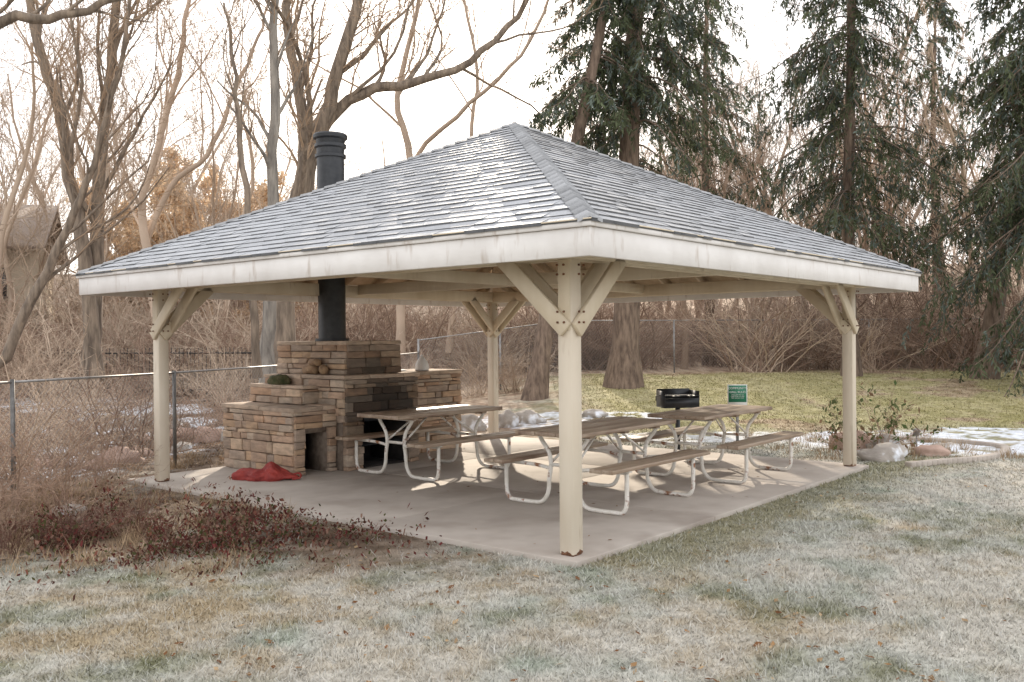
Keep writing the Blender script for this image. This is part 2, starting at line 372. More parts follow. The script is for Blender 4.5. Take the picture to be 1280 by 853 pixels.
def ring(mb,inset,t,z0,z1):
    o=[(E0+inset,E0+inset),(E0+L-inset,E0+inset),(E0+L-inset,E0+L-inset),(E0+inset,E0+L-inset)]
    j=inset+t
    q=[(E0+j,E0+j),(E0+L-j,E0+j),(E0+L-j,E0+L-j),(E0+j,E0+L-j)]
    V=[(*p,z0) for p in o]+[(*p,z1) for p in o]+[(*p,z0) for p in q]+[(*p,z1) for p in q]
    F=[]
    for i in range(4):
        k=(i+1)%4
        F+=[[i,k,k+4,i+4],[8+k,8+i,12+i,12+k],[i,8+i,8+k,k],[4+i,4+k,12+k,12+i]]
    mb.add(V,F)
mb=MB(); ring(mb,0,.03,ZE-.245,ZE-.052); bevel(obj('fascia_board',mb.mesh('fascia',M['fascia']),pv),.004)
mb=MB(); ring(mb,-.022,.03,ZE-.050,ZE-.008); bevel(obj('fascia_trim',mb.mesh('fascia_trim',M['fascia']),pv),.004)
mb=MB(); ring(mb,-.034,.04,ZE-.007,ZE+.002); obj('drip_edge',mb.mesh('drip_edge',M['cream']),pv)
rg=R_(21); Vs=[];Cs=[];ex=.135; exh=ex*.894; nrow=int(half/exh)+1
for f in range(4):
    for r in range(nrow):
        h0=r*exh-.035; h1=h0+exh*1.25
        if h0>half-.02: break
        h1=min(h1,half-.005)
        u=-.1-rg.random()*.3
        while u<L:
            w=rg.choice([.10,.15,.19,.26,.33]); u2=u+w-.001
            lift=rg.choice([.012,.017,.020])
            hh0=h0+(0 if lift>.013 else .008)+rg.normal(0,.001)
            def cl(uu,h): return min(max(uu,h),L-h)
            a0,a1=cl(u,hh0),cl(u2,hh0); b0,b1=cl(u,h1),cl(u2,h1)
            if a1-a0>.004:
                tone=.29+.05*rg.random()+(.015 if lift>.013 else -.03)
                wx,wy,_=facept(f,(a0+a1)/2,h0,0); nn=float(fbm(np.array(wx*.6+f*5),np.array(wy*.6),3))
                frost=max(0,min(1,(nn-.36)*2.5))*.30+.06*rg.random()
                if f==3: frost=frost*.6+.22
                c0=np.array([tone*1.0,tone*1.01,tone*1.03]); c0=c0*(1-frost)+np.array([.54,.57,.62])*frost
                z0=ZE+hh0*SL+lift; z1=ZE+h1*SL+.003
                A=facept(f,a0,hh0,z0);B=facept(f,a1,hh0,z0);C_=facept(f,b1,h1,z1);D=facept(f,b0,h1,z1)
                A2=facept(f,a0,hh0,z0-lift-.004);B2=facept(f,a1,hh0,z0-lift-.004)
                Vs+= [A,B,C_,D,A2,B2]+[A,B]; Cs+=[c0]*4+[c0*.25]*4  # tab edges coloured darker to paint the shadow line of each course
            u+=w
m_=len(Vs)//8; bI=(np.arange(m_)*8)[:,None]
F4=np.concatenate([bI+np.array([0,1,2,3]),bI+np.array([4,5,7,6])]); F3=np.concatenate([bI+np.array([4,6,3]),bI+np.array([5,2,7])])
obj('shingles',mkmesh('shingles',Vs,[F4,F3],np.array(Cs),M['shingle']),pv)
mb=MB()
for f in range(4):
    P0=np.array(facept(f,0,0,ZE)); P1=np.array(ap)+[0,0,.015]; Lh=np.linalg.norm(P1-P0); nn=int((Lh-.12)/.15)
    d=(P1-P0)/Lh; sd=np.cross(d,[0,0,1]);sd/=np.linalg.norm(sd)
    for q in range(nn+1):
        s0=q*.15; s1=min(s0+.19,Lh-.03); p0=P0+d*s0; p1=P0+d*s1
        tone=.22+.12*rg.random(); cc_=(tone,tone*1.02,tone*1.05)
        w=.085; dz=-.040
        V=[p0+sd*w+[0,0,dz+.035],p0+[0,0,.040],p0-sd*w+[0,0,dz+.035],p1+sd*w+[0,0,dz+.02],p1+[0,0,.022],p1-sd*w+[0,0,dz+.02],
           p0+sd*w+[0,0,dz+.01],p0+[0,0,.015],p0-sd*w+[0,0,dz+.01]]
        mb.add(V,[[0,1,4,3],[1,2,5,4],[0,6,7,1],[1,7,8,2]],cc_)
mb.add([np.array(ap)+[.1,.1,-.02],np.array(ap)+[-.1,.1,-.02],np.array(ap)+[-.1,-.1,-.02],np.array(ap)+[.1,-.1,-.02],np.array(ap)+[0,0,.045]],[[0,1,4],[1,2,4],[2,3,4],[3,0,4]],(.25,.25,.26))
obj('hip_caps',mb.mesh('hip_caps',M['shingle']),pv)
sl=empty('concrete_slab',(OX,OY,0),TH); mb=MB(); rg=R_(4)
xs_=[-.17,2.0,4.1,6.15]; ys_=[-.17,2.1,4.3,6.45]
for i in range(3):
    for j in range(3):
        mb.box(xs_[i]+.004,xs_[i+1]-.004,ys_[j]+.004,ys_[j+1]-.004,-.12,0)
bevel(obj('slab_panels',mb.mesh('slab',M['slab']),sl),.008,2)
mb=MB(); mb.box(-.16,6.14,-.16,6.44,-.13,-.010); obj('slab_joints',mb.mesh('slab_joints',M['mortar']),sl)
# ---------------------------------------------------------------- fireplace
fp=empty('stone_fireplace',(OX,OY,0),TH)
rg=R_(8); mb=MB()
STC=[(.42,.29,.19),(.40,.28,.20),(.36,.26,.19),(.47,.35,.25),(.35,.27,.21),(.39,.31,.24),(.41,.27,.18)]
def stones(ax,pos,u0,u1,z0,z1,holes=(),soot=None,out=-1):
    z=z0
    while z<z1-.01:
        h=rg.choice([.05,.07,.09,.12,.15]); 
        if z+h>z1-.03: h=z1-z
        u=u0
        while u<u1-.005:
            w=.10+.36*rg.random()**1.3
            if u+w>u1-.07: w=u1-u
            cz=z+h/2
            segs=[(u,u+w)]
            for (ha,hb,hz) in holes:
                ns=[]
                for (p,q) in segs:
                    if z<hz-.01:
                        if p<ha: ns.append((p,min(q,ha)))
                        if q>hb: ns.append((max(p,hb),q))
                    else: ns.append((p,q))
                segs=[s_ for s_ in ns if s_[1]-s_[0]>.01]
            for (p,q) in segs:
                dd=.010+.03*rg.random(); c=np.array(STC[rg.integers(len(STC))])*(.85+.35*rg.random())
                if soot:
                    ds=math.hypot(((p+q)/2-soot[0])/soot[2],(cz-soot[1])/soot[3]); c=c*(1-.9*max(0,min(1,1.6-ds)))
                g=.004
                if ax=='y': mb.box(p+g,q-g,pos-dd if out<0 else pos-.05,pos+.05 if out<0 else pos+dd,z+g,z+h-g,c,.004,rg)
                else: mb.box(pos-dd if out<0 else pos-.05,pos+.05 if out<0 else pos+dd,p+g,q-g,z+g,z+h-g,c,.004,rg)
            u+=w
        z+=h
def caps(x0,x1,y0,y1,z,t=.05,ov=.03,c0=(.44,.34,.26)):
    u=x0-ov
    while u<x1+ov-.01:
        w=.3+.3*rg.random()
        if u+w>x1+ov-.15: w=x1+ov-u
        v=y0-ov
        while v<y1+ov-.01:
            h=.35+.4*rg.random()
            if v+h>y1+ov-.2: h=y1+ov-v
            mb.box(u+.004,u+w-.004,v+.004,v+h-.004,z,z+t+.008*rg.random(),np.array(c0)*(.8+.4*rg.random()),.003,rg); v+=h
        u+=w
core=MB(); soot=MB()
x0,x1,y0,y1=1.15,1.78,4.95,6.42
core.box(x0+.02,x1,y0+.45,y1-.02,0,.77); core.box(x0+.02,x0+.14,y0+.02,y0+.46,0,.77); core.box(x1-.12,x1,y0+.02,y0+.46,0,.77); core.box(x0+.02,x1,y0+.02,y0+.46,.5,.769)
soot.box(x0+.141,x1-.121,y0+.44,y0+.449,0,.499)
stones('x',x0,y0,y1,0,.77); stones('y',y0,x0,x1,0,.77,holes=[(x0+.15,x1-.12,.5)]); caps(x0,x1-.03,y0,y1,.77)
x0,x1,y0,y1=1.80,3.05,4.78,6.42; hx0,hx1,hz=2.08,2.86,.66
core.box(x0+.02,hx0,y0+.02,y1-.02,0,1.14); core.box(hx1,x1-.02,y0+.02,y1-.02,0,1.139); core.box(hx0-.01,hx1+.01,y0+.02,y1-.02,hz,1.138); core.box(hx0-.01,hx1+.01,y0+.75,y1-.03,0,hz+.01)
soot.box(hx0+.001,hx0+.008,y0+.03,y0+.74,.001,hz-.001);soot.box(hx1-.008,hx1-.001,y0+.03,y0+.74,.001,hz-.001);soot.box(hx0+.01,hx1-.01,y0+.73,y0+.745,.001,hz-.001);soot.box(hx0+.01,hx1-.01,y0+.04,y0+.72,hz-.012,hz-.002);soot.box(hx0+.01,hx1-.01,y0+.04,y0+.72,.002,.02)
stones('x',x0,y0,y1,.60,1.14); stones('y',y0,x0,x1,0,1.14,holes=[(hx0,hx1,hz)],soot=((hx0+hx1)/2,.75,.55,.42)); stones('x',x1,y0,y1,0,1.14,out=1); caps(x0,x1,y0,y1,1.14,.045)
gb=MB()
for q in np.linspace(hx0+.05,hx1-.05,12): gb.tube([(q,y0+.06,.30),(q,y0+.6,.30)],.008,5)
gb.tube([(hx0+.02,y0+.06,.29),(hx1-.02,y0+.06,.29)],.01,5)
gb.box(hx0+.02,hx1-.02,y0-.02,y0-.008,hz-.06,hz+.02)
obj('fire_grate',gb.mesh('fire_grate',M['blackmetal']),fp)
x0,x1,y0,y1=2.0,2.92,4.98,6.42
core.box(x0+.02,x1-.02,y0+.02,y1-.02,1.18,1.57); stones('x',x0,y0,y1,1.19,1.575); stones('y',y0,x0,x1,1.19,1.575,soot=(2.45,.9,.5,.5)); stones('x',x1,y0,y1,1.19,1.575,out=1); caps(x0,x1,y0,y1,1.575,.045,.02)
core.box(1.55,1.82,5.3,6.38,.80,1.0); stones('x',1.53,5.28,6.38,.83,1.02); stones('y',5.28,1.53,1.80,.83,1.02); caps(1.56,1.78,5.3,6.38,1.02,.04)
x0,x1,y0,y1=3.07,4.5,5.35,6.3
core.box(x0,x1-.02,y0+.02,y1-.02,0,1.12); stones('y',y0,x0,x1,0,1.12); stones('x',x1,y0,y1,0,1.12,out=1); caps(x0+.02,x1,y0,y1,1.12,.05)
bevel(obj('stones',mb.mesh('stones',M['stone']),fp),.010,2)
obj('mortar_core',core.mesh('core',M['mortar']),fp); obj('firebox',soot.mesh('firebox',M['soot']),fp)
px_,py_=2.42,5.78; mb=MB()
mb.tube([(px_,py_,1.60),(px_,py_,2.2),(px_,py_,3.2),(px_,py_,4.14)],.185,40)
mb.tube([(px_,py_,1.60),(px_,py_,1.66)],.23,40)
prof=[(4.12,.21),(4.16,.21),(4.17,.185),(4.24,.19),(4.26,.215),(4.30,.215),(4.31,.19),(4.36,.20),(4.38,.23),(4.42,.235),(4.44,.22),(4.445,.12)]
mb.tube([(px_,py_,z) for z,_ in prof],[r for _,r in prof],40)
mb.tube([(px_,py_,3.5),(px_,py_,3.53)],.195,40)
mb.tube([(px_,py_,2.84),(px_,py_,3.02)],[.30,.2],40)
me=mb.mesh('stove_pipe',M['blackmetal'],True); fl=obj('stove_pipe',me,fp); es=fl.modifiers.new('es','EDGE_SPLIT'); es.split_angle=math.radians(35)
mb=MB(); 
for (x,y,z,l,an_,r) in [(1.92,5.35,1.25,.34,.4,.06),(1.93,5.62,1.245,.3,1.2,.055),(1.9,5.5,1.345,.3,.9,.045)]:
    dx_,dy_=math.cos(an_)*l/2,math.sin(an_)*l/2
    mb.tube([(x-dx_*.3,y-dy_,z),(x,y,z+.01),(x+dx_*.3,y+dy_,z)],[r,r*1.05,r*.95],9)
obj('firewood',mb.mesh('firewood',M['wood']),fp)
import bmesh
def blob(name,loc,size,mat,seed=1,sub=3,amp=.18,fr=1.6,parent=None,flat=None,rz=0):
    bm=bmesh.new(); bmesh.ops.create_icosphere(bm,subdivisions=sub,radius=1)
    V=np.array([v.co[:] for v in bm.verts]); 
    d=1+amp*2*(fbm(V[:,0]*fr+V[:,2]*1.3*fr+9,V[:,1]*fr-V[:,2]*fr+9,seed)-.5)
    d+=amp*.8*(vn(V[:,0]*4*fr+20,V[:,1]*4*fr+V[:,2]*3+20,seed)-.5)
    V=V*d[:,None]*np.array(size)
    if flat is not None: V[:,2]=np.maximum(V[:,2],flat)
    for v,c_ in zip(bm.verts,V): v.co=c_
    me=bpy.data.meshes.new(name); bm.to_mesh(me); bm.free(); me.materials.append(mat)
    me.polygons.foreach_set('use_smooth',np.ones(len(me.polygons),bool))
    return obj(name,me,parent,loc,rz)
mb=MB(); pr=[(0,.10),(.02,.105),(.08,.10),(.13,.08),(.17,.05),(.19,.03),(.20,.018),(.22,.022),(.235,.005)]
mb.tube([(0,0,z) for z,_ in pr],[r for _,r in pr],18); obj('white_grill_cover',mb.mesh('cover',M['white'],True),None,W(3.95,5.6,1.175))
blob('snow_patch',W(3.5,5.9,1.178),(.33,.25,.02),M['snow'],3,flat=0,rz=TH)
blob('moss_clump',W(1.66,5.95,1.1),(.12,.2,.09),pmat('moss_mat',(.05,.06,.02),(.12,.1,.05),12,.95,1,40),5,amp=.35,rz=TH)
bm=bmesh.new(); bmesh.ops.create_uvsphere(bm,u_segments=64,v_segments=36,radius=1)
V=np.array([v.co[:] for v in bm.verts]); x,y,z=V.T
fold=1+.14*np.sin(x*9+3*y)+.55*(fbm(x*3+9,y*3+z*2+9,2)-.5)+.18*(vn(x*9+9,y*9+z*5+9,4)-.5)
V2=np.stack([x*.36*(1-.15*np.cos(3*x)),y*.17*fold*(1-.35*ss(.4,1,x)),np.maximum(z,-.35)*.115*fold*(1-.5*ss(.3,1,x))*(1+.3*np.sin(x*5))],-1)
for v,c_ in zip(bm.verts,V2): v.co=c_
me=bpy.data.meshes.new('red_bag'); bm.to_mesh(me); bm.free(); me.materials.append(M['red']); me.polygons.foreach_set('use_smooth',np.ones(len(me.polygons),bool))
rb=empty('red_fabric_bag',(-2.93,10.8,.0),-.12); obj('bag_body',me,rb,(0,0,.035))
mb=MB(); mb.tube(smoothpath([(.3,0,.05),(.4,.04,.07),(.44,-.03,.03),(.36,-.08,.015)],5),.012,6); obj('bag_handle',mb.mesh('bag_handle',M['red'],True),rb)
# ---------------------------------------------------------------- picnic tables
rg=R_(31)
def table(b0,a0,dr=0):
    e=empty('picnic_table',W(b0,a0,0),TH+dr)
    mb=MB()
    for k,yc in enumerate((-.245,0,.245)): mb.box(-.915+rg.random()*.01,.915,yc-.119,yc+.119,.715,.757,jit=.002,rng=rg)
    for x in (-.6,0,.6): mb.box(x-.04,x+.04,-.33,.33,.688,.7145)
    bevel(obj('table_top',mb.mesh('table_top',M['plank']),e),.006,2)
    mb=MB()
    for s in (-1,1): 
        for o_ in (-.066,.066): mb.box(-.915,.915,s*.635+o_-.063,s*.635+o_+.063,.418,.456,jit=.002,rng=rg)
    bevel(obj('benches',mb.mesh('benches',M['plank']),e),.006,2)
    mb=MB()
    for x in (-.62,.62):
        for s in (-1,1):
            p=[(x,s*.72,.40),(x,s*.72,.25),(x,s*.715,.10),(x,s*.67,.03),(x,s*.58,.022),(x,s*.38,.022),(x,s*.26,.04),(x,s*.19,.13),(x,s*.17,.28),(x,s*.15,.42),(x,s*.18,.54),(x,s*.26,.64),(x,s*.29,.688)]
            mb.tube(smoothpath(p,5),.021,10)
            mb.tube(smoothpath([(x,s*.15,.37),(x,s*.35,.395),(x,s*.72,.40)],4),.018,8)
            mb.tube([(x,s*.155,.42),(x-math.copysign(.42,x),s*.1,.69)],.012,6)
        mb.tube([(x,-.155,.41),(x,.155,.41)],.018,8)
        mb.box(x-.025,x+.025,-.32,.32,.680,.6875)
        for s in (-1,1): mb.box(x-.022,x+.022,s*.635-.13,s*.635+.13,.408,.4175)
    obj('tube_frame',mb.mesh('tube_frame',M['whitetube'],True),e)
table(2.10,1.17); table(4.40,1.10,.01); table(2.5,3.95,-.01)
# ---------------------------------------------------------------- grill and sign
gx_,gy_=2.42,13.4; gz=float(height(gx_,gy_)); g=empty('park_grill',(gx_,gy_,gz),.15); mb=MB()
mb.tube([(0,0,-.1),(0,0,.70)],.035,10)
mb.box(-.26,.26,-.2,.2,.66,.672); mb.box(-.26,-.252,-.2,.2,.672,.90); mb.box(.252,.26,-.2,.2,.672,.90); mb.box(-.252,.252,.192,.2,.672,.92); mb.box(-.252,.252,-.2,-.192,.672,.80)
for q in np.linspace(-.23,.23,14): mb.tube([(q,-.22,.835),(q,.19,.835)],.006,5)
mb.tube([(-.25,-.21,.835),(.25,-.21,.835)],.007,5)
for s in (-1,1):
    mb.tube(smoothpath([(s*.15,-.21,.835),(s*.15,-.33,.84),(s*.08,-.34,.84),(s*.08,-.21,.835)],4),.007,5); mb.tube([(s*.262,.0,.83),(s*.33,0,.83),(s*.33,0,.76)],.007,5)
obj('grill_box',mb.mesh('grill',M['blackmetal']),g)
sx_,sy_=3.47,14.1; sz=float(height(sx_,sy_)); s_=empty('rules_sign',(sx_,sy_,sz),-.02); mb=MB(); mb.box(-.02,.02,.01,.04,-.1,.93); obj('sign_post',mb.mesh('sign_post',M['galv']),s_)
mb=MB(); mb.box(-.15,.15,-.002,.008,.52,.95); obj('sign_panel',mb.mesh('sign_panel',M['white']),s_)
mb=MB(); mb.box(-.138,.138,-.006,-.003,.68,.938); mb.box(-.138,.138,-.006,-.003,.535,.545); obj('sign_green_field',mb.mesh('sign_green',M['green']),s_)
def text(body,x,z,size,mat,parent,y=-.008):
    cu=bpy.data.curves.new('t','FONT'); cu.body=body; cu.size=size; cu.align_x='CENTER'; cu.extrude=.0008; cu.materials.append(mat)
    o=bpy.data.objects.new('sign_text',cu); o.location=(x,y,z); o.rotation_euler=(math.pi/2,0,0); link(o,parent)
text('COMMUNITY',0,.88,.047,M['white'],s_); text('GRILL RULES',0,.82,.045,M['white'],s_); text('Clean grill after use\nCoals in ash can only\nPack out your trash',0,.785,.024,M['white'],s_); text('Parks and Recreation',0,.62,.024,M['green'],s_); text('Thank you',0,.575,.024,M['green'],s_)
# ---------------------------------------------------------------- rocks, edging, garden
def rock(x,y,s,mat='rock',seed=1,rz=0,z=None):
    return blob('boulder',(x,y,float(height(x,y))+s[2]*.25 if z is None else z),s,M[mat],seed,3,.38,1.3,rz=rz)
rock(5.0,12.35,(.34,.22,.16),'rock',3,.3); rock(5.85,12.75,(.27,.17,.13),'rockpink',5,.1); rock(5.35,13.2,(.25,.2,.2),'rock',8); rock(6.3,13.3,(.22,.16,.09),'rock',4); rock(5.0,13.5,(.3,.2,.22),'rockpink',14)
rock(-.75,16.6,(.28,.2,.24),'rock',9); rock(-.1,16.9,(.2,.2,.22),'rock',12,.6); rock(.3,17.3,(.3,.2,.2),'rock',13); rock(-1.2,17.4,(.3,.2,.18),'rock',15)
rock(-4.35,8.9,(.18,.14,.09),'rock',6); rock(-3.1,7.05,(.05,.04,.03),'rock',7); rock(1.6,17.8,(.25,.2,.12),'rock',16)
rg=R_(77)
for q in range(34):
    y=10+rg.random()*10; x=-5.4+.25*(y-12)-rg.random()*6; s=.12+.25*rg.random(); rock(x,y,(s,s*.8,s*.6),'rock' if q%3 else 'rockpink',q+20,rg.random()*3)
pts=smoothpath([(5.02,11.62,0),(5.7,11.95,0),(6.35,12.25,0),(6.95,12.9,0),(7.15,13.5,0),(6.8,14.2,0),(6.0,14.7,0)],8)
pts[:,2]=height(pts[:,0],pts[:,1]); mb=MB()
for p,q in zip(pts[:-1],pts[1:]): mb.beam(p+[0,0,.02],q+[0,0,.02],.11,.10)
bevel(obj('garden_edging',mb.mesh('garden_edging',M['slab']),None),.006)
lx,ly=5.72,12.95; lz=float(height(lx,ly)); ga=empty('garden_lantern',(lx,ly,lz)); mb=MB(); mb.tube([(0,0,-.02),(0,0,.26)],.01,6); mb.tube([(0,0,.26),(0,0,.27),(0,0,.33),(0,0,.34),(0,0,.37)],[.03,.045,.045,.06,.01],10); obj('lantern_body',mb.mesh('lantern',M['galv']),ga)
# ---------------------------------------------------------------- vegetation generators
UP=np.array([0,0,1.])
def grow(rng,P,D,Ln,R,ns,wob,trop,taper):
    N=len(P); d=norm(D); pts=[P]; 
    for i in range(ns):
        d=norm(d+rng.normal(0,wob,(N,3))+UP*trop); P=P+d*(Ln/ns)[:,None]; pts.append(P)
    return np.stack(pts,1), R[:,None]*(1-(1-taper)*np.linspace(0,1,ns+1))[None]
def kids(rng,pts,rad,Ln,k,t0,t1,a0,a1,l0,l1,rr,upb=0.):
    N,n,_=pts.shape; idx=np.repeat(np.arange(N),k); t=t0+(t1-t0)*((np.tile(np.arange(k),N)+rng.random(N*k))/k)
    f=t*(n-1); i0=np.minimum(f.astype(int),n-2); w=(f-i0)[:,None]
    P=pts[idx,i0]*(1-w)+pts[idx,i0+1]*w; tg=norm(pts[idx,i0+1]-pts[idx,i0]); r=rad[idx,i0]*(1-w[:,0])+rad[idx,i0+1]*w[:,0]
    pr=norm(np.cross(tg,rng.normal(0,1,(N*k,3)))); pr=norm(pr+UP*upb); an=np.radians(a0+(a1-a0)*rng.random(N*k))[:,None]
    D=np.cos(an)*tg+np.sin(an)*pr; L2=Ln[idx]*(l0+(l1-l0)*rng.random(N*k))*(1-.45*t)
    return P,D,L2,r*rr
def bare(seed,H=14,r0=.25,lean=(0,0),counts=(9,8,7,5),trunk_pts=None,t0=.3,minr=.006,trop=.06,ntr=1,spread=.3,rr=(.42,.5,.55,.6),l1=(.3,.52),sides=(10,6,4,3,3),segs=(0,8,6,4,3)):
    rng=R_(seed); VV=[];FF=[];off=0
    if trunk_pts is None:
        P=np.zeros((ntr,3)); D=np.tile(np.array([[lean[0],lean[1],1.]]),(ntr,1))+ (rng.normal(0,spread,(ntr,3)) if ntr>1 else 0); Ln=np.full(ntr,float(H))*(.8+.2*rng.random(ntr)); R=np.full(ntr,r0)
        pts,rad=grow(rng,P,D,Ln,R,14,.09,.03,.25)
    else:
        pts=np.array([smoothpath(t,4) for t in trunk_pts]); n=pts.shape[1]; N=len(pts)
        pts[:,1:]+=rng.normal(0,.025,pts[:,1:].shape)
        Ln=np.linalg.norm(np.diff(pts,axis=1),axis=2).sum(1); R=np.full(N,r0)*(np.array([1]+[.62]*(N-1)) if np.abs(pts[:,0,2]).max()>1.5 else 1); rad=R[:,None]*(1-.75*np.linspace(0,1,n))[None]
    rad=rad.copy(); rad[:,0]*=1.25
    for lv in range(len(counts)+1):
        if lv>0:
            P,D,Ln,R=kids(rng,pts,rad,Ln,counts[lv-1],t0 if lv==1 else .15,.98,28,62 if lv<3 else 55,l1[0] if lv==1 else .38,l1[1] if lv==1 else .65,rr[lv-1],.5 if lv<3 else .15)
            R=np.maximum(R,minr); pts,rad=grow(rng,P,D,Ln,R,segs[lv],.14,trop,.3)
        V,F=tubes(pts,rad,sides[lv]); VV.append(V);FF.append(F+off);off+=len(V)
        if lv==1: split=off
    V=np.concatenate(VV); F=np.concatenate(FF); return V,F,pts,split
def treeobj(name,V,F,mat,split,twig=None):
    me=mkmesh(name,V,[F],None,mat,True); me.materials.append(twig or M['twig'])
    mi=(F[:,0]>=split).astype(np.int32); me.polygons.foreach_set('material_index',mi)
    return obj(name,me)
def gz_(x,y): return float(height(x,y))-.05
def px2(px,Yd): return (px-640)/1143*Yd
def pz(py,Yd): return 1.65+(422-py)/1143*Yd
def TP(lst,Yd,dy=0): return [(px2(p,Yd),Yd+dy*i,pz(q,Yd)) for i,(p,q) in enumerate(lst)]
def hero(seed,name,r0,tp,counts,t0,mat,twig=None,**k):
    V,F,_,sp_=bare(seed,r0=r0,trunk_pts=tp,counts=counts,t0=t0,**k); treeobj(name,V,F,M[mat],sp_,twig)
hero(1,'bare_cottonwood_tree',.19,[TP([(118,470),(113,380),(98,250),(72,120),(45,20),(30,-90),(20,-220)],21),TP([(112,460),(120,360),(124,240),(138,110),(150,0),(165,-120),(190,-250)],21.3)],(12,8,6,4),.25,'bark')
hero(2,'bare_aspen_tree',.15,[TP([(334,480),(338,380),(343,250),(346,120),(347,0),(350,-120),(352,-260)],18)],(14,6,5,4),.35,'barkgrey',l1=(.14,.28))
hero(3,'bare_cottonwood_tree',.25,[TP([(352,470),(362,330),(378,225),(415,130),(440,40),(470,-60),(500,-200)],20),TP([(380,300),(400,170),(455,115),(520,103),(590,75),(650,20),(700,-60)],20.2),TP([(372,300),(385,180),(372,90),(360,10),(380,-60),(395,-140),(400,-240)],20.4)],(10,7,6,4),.2,'bark')
hero(4,'bare_young_tree',.08,[TP([(322,470),(316,340),(312,260),(300,150),(298,110),(290,40),(285,0)],17)],(6,5,4,3),.4,'bark')
hero(5,'bare_cottonwood_tree',.13,[TP([(-40,480),(5,440),(50,350),(88,280),(120,200),(150,90),(170,-20)],19)],(10,7,5,4),.3,'bark')
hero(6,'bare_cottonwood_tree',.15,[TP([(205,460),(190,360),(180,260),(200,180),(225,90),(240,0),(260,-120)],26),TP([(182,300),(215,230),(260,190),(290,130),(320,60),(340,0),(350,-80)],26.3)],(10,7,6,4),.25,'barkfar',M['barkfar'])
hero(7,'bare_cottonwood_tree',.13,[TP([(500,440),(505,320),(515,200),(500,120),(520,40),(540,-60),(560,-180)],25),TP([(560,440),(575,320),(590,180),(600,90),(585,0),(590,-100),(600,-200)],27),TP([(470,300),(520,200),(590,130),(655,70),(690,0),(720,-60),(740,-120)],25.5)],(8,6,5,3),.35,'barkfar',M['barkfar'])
hero(8,'bare_cottonwood_tree',.14,[[(-7.5,9.5,-.3),(-7.4,9.5,1.5),(-7.3,9.6,3.2),(-7.4,9.7,5),(-7.2,9.8,7),(-7.1,9.8,8.5),(-7,9.9,10)],[(-7.35,9.55,3.4),(-6.6,9.6,4.3),(-5.9,9.6,4.85),(-5.2,9.7,5.05),(-4.6,9.7,5.15),(-4.1,9.8,5.35),(-3.6,9.9,5.7)]],(6,5,4,3),.35,'bark',l1=(.2,.35))
rng=R_(42); var=[bare(50+q,H=13,r0=.13,counts=(9,7,5,3),ntr=1+(q%3),t0=.18,minr=.009,sides=(6,4,3,3,3),segs=(0,6,4,3,2))[:2] for q in range(4)]
mg=Merge()
def gap(x,y): return -5.5<x<4.5 and y<62   # trees left out here to let the low sun reach the slab
for q in range(62):
    y=30+rng.random()**1.2*42; x=(rng.random()*2-1)*(y*.62+4)
    if gap(x,y): continue
    far=(y-30)/42; cb=np.array([.46,.36,.275])*(1-far)+np.array([.62,.54,.47])*far  # haze mixed into the bark colour, paler with distance
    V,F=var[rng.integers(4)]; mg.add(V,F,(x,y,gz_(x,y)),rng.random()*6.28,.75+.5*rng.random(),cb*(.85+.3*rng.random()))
for q in range(26):
    y=29.5+rng.random()*14; x=5.5+rng.random()*25
    V,F=var[rng.integers(4)]; mg.add(V,F,(x,y,gz_(x,y)),rng.random()*6.28,.5+.5*rng.random(),np.array([.40,.30,.225])*(.8+.4*rng.random()))
for q in range(34):
    y=30+rng.random()*26; x=-.1*y-rng.random()*y*.62
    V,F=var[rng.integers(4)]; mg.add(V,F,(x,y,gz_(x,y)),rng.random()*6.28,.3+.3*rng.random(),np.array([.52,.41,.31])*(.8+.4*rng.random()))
mg.obj('distant_bare_tree_stand',M['attr'])
rng=R_(43); V,F,e,_=bare(61,H=8,r0=.14,counts=(10,8,6,3),ntr=2,t0=.15,minr=.009,sides=(6,4,3,3,3),segs=(0,6,4,3,2))
te=e.reshape(-1,3); te=te[rng.random(len(te))<.7]; te=np.repeat(te,4,0)+rng.normal(0,.12,(len(te)*4,3)); n=len(te)
u=rng.normal(0,.04,(n,3)); v=rng.normal(0,.04,(n,3)); VL=np.stack([te-u,te+v,te+u,te-v],1).reshape(-1,3)
cl_=np.repeat(np.array([.78,.60,.41])*(.75+.4*rng.random((n,1))),4,0); mg=Merge()
for (px,yd,s) in [(255,38,1.0),(205,42,.9),(310,40,.9),(150,46,.8),(400,46,.75),(-20,48,.9),(285,48,1.1)]:
    x=px2(px,yd); r=rng.random()*6; mg.add(VL,np.arange(4*n).reshape(-1,4),(x,yd,gz_(x,yd)),r,s,cl_); mg.add(V,F,(x,yd,gz_(x,yd)),r,s,(.48,.37,.28))
mg.obj('tan_leaved_tree_stand',M['leaf'])
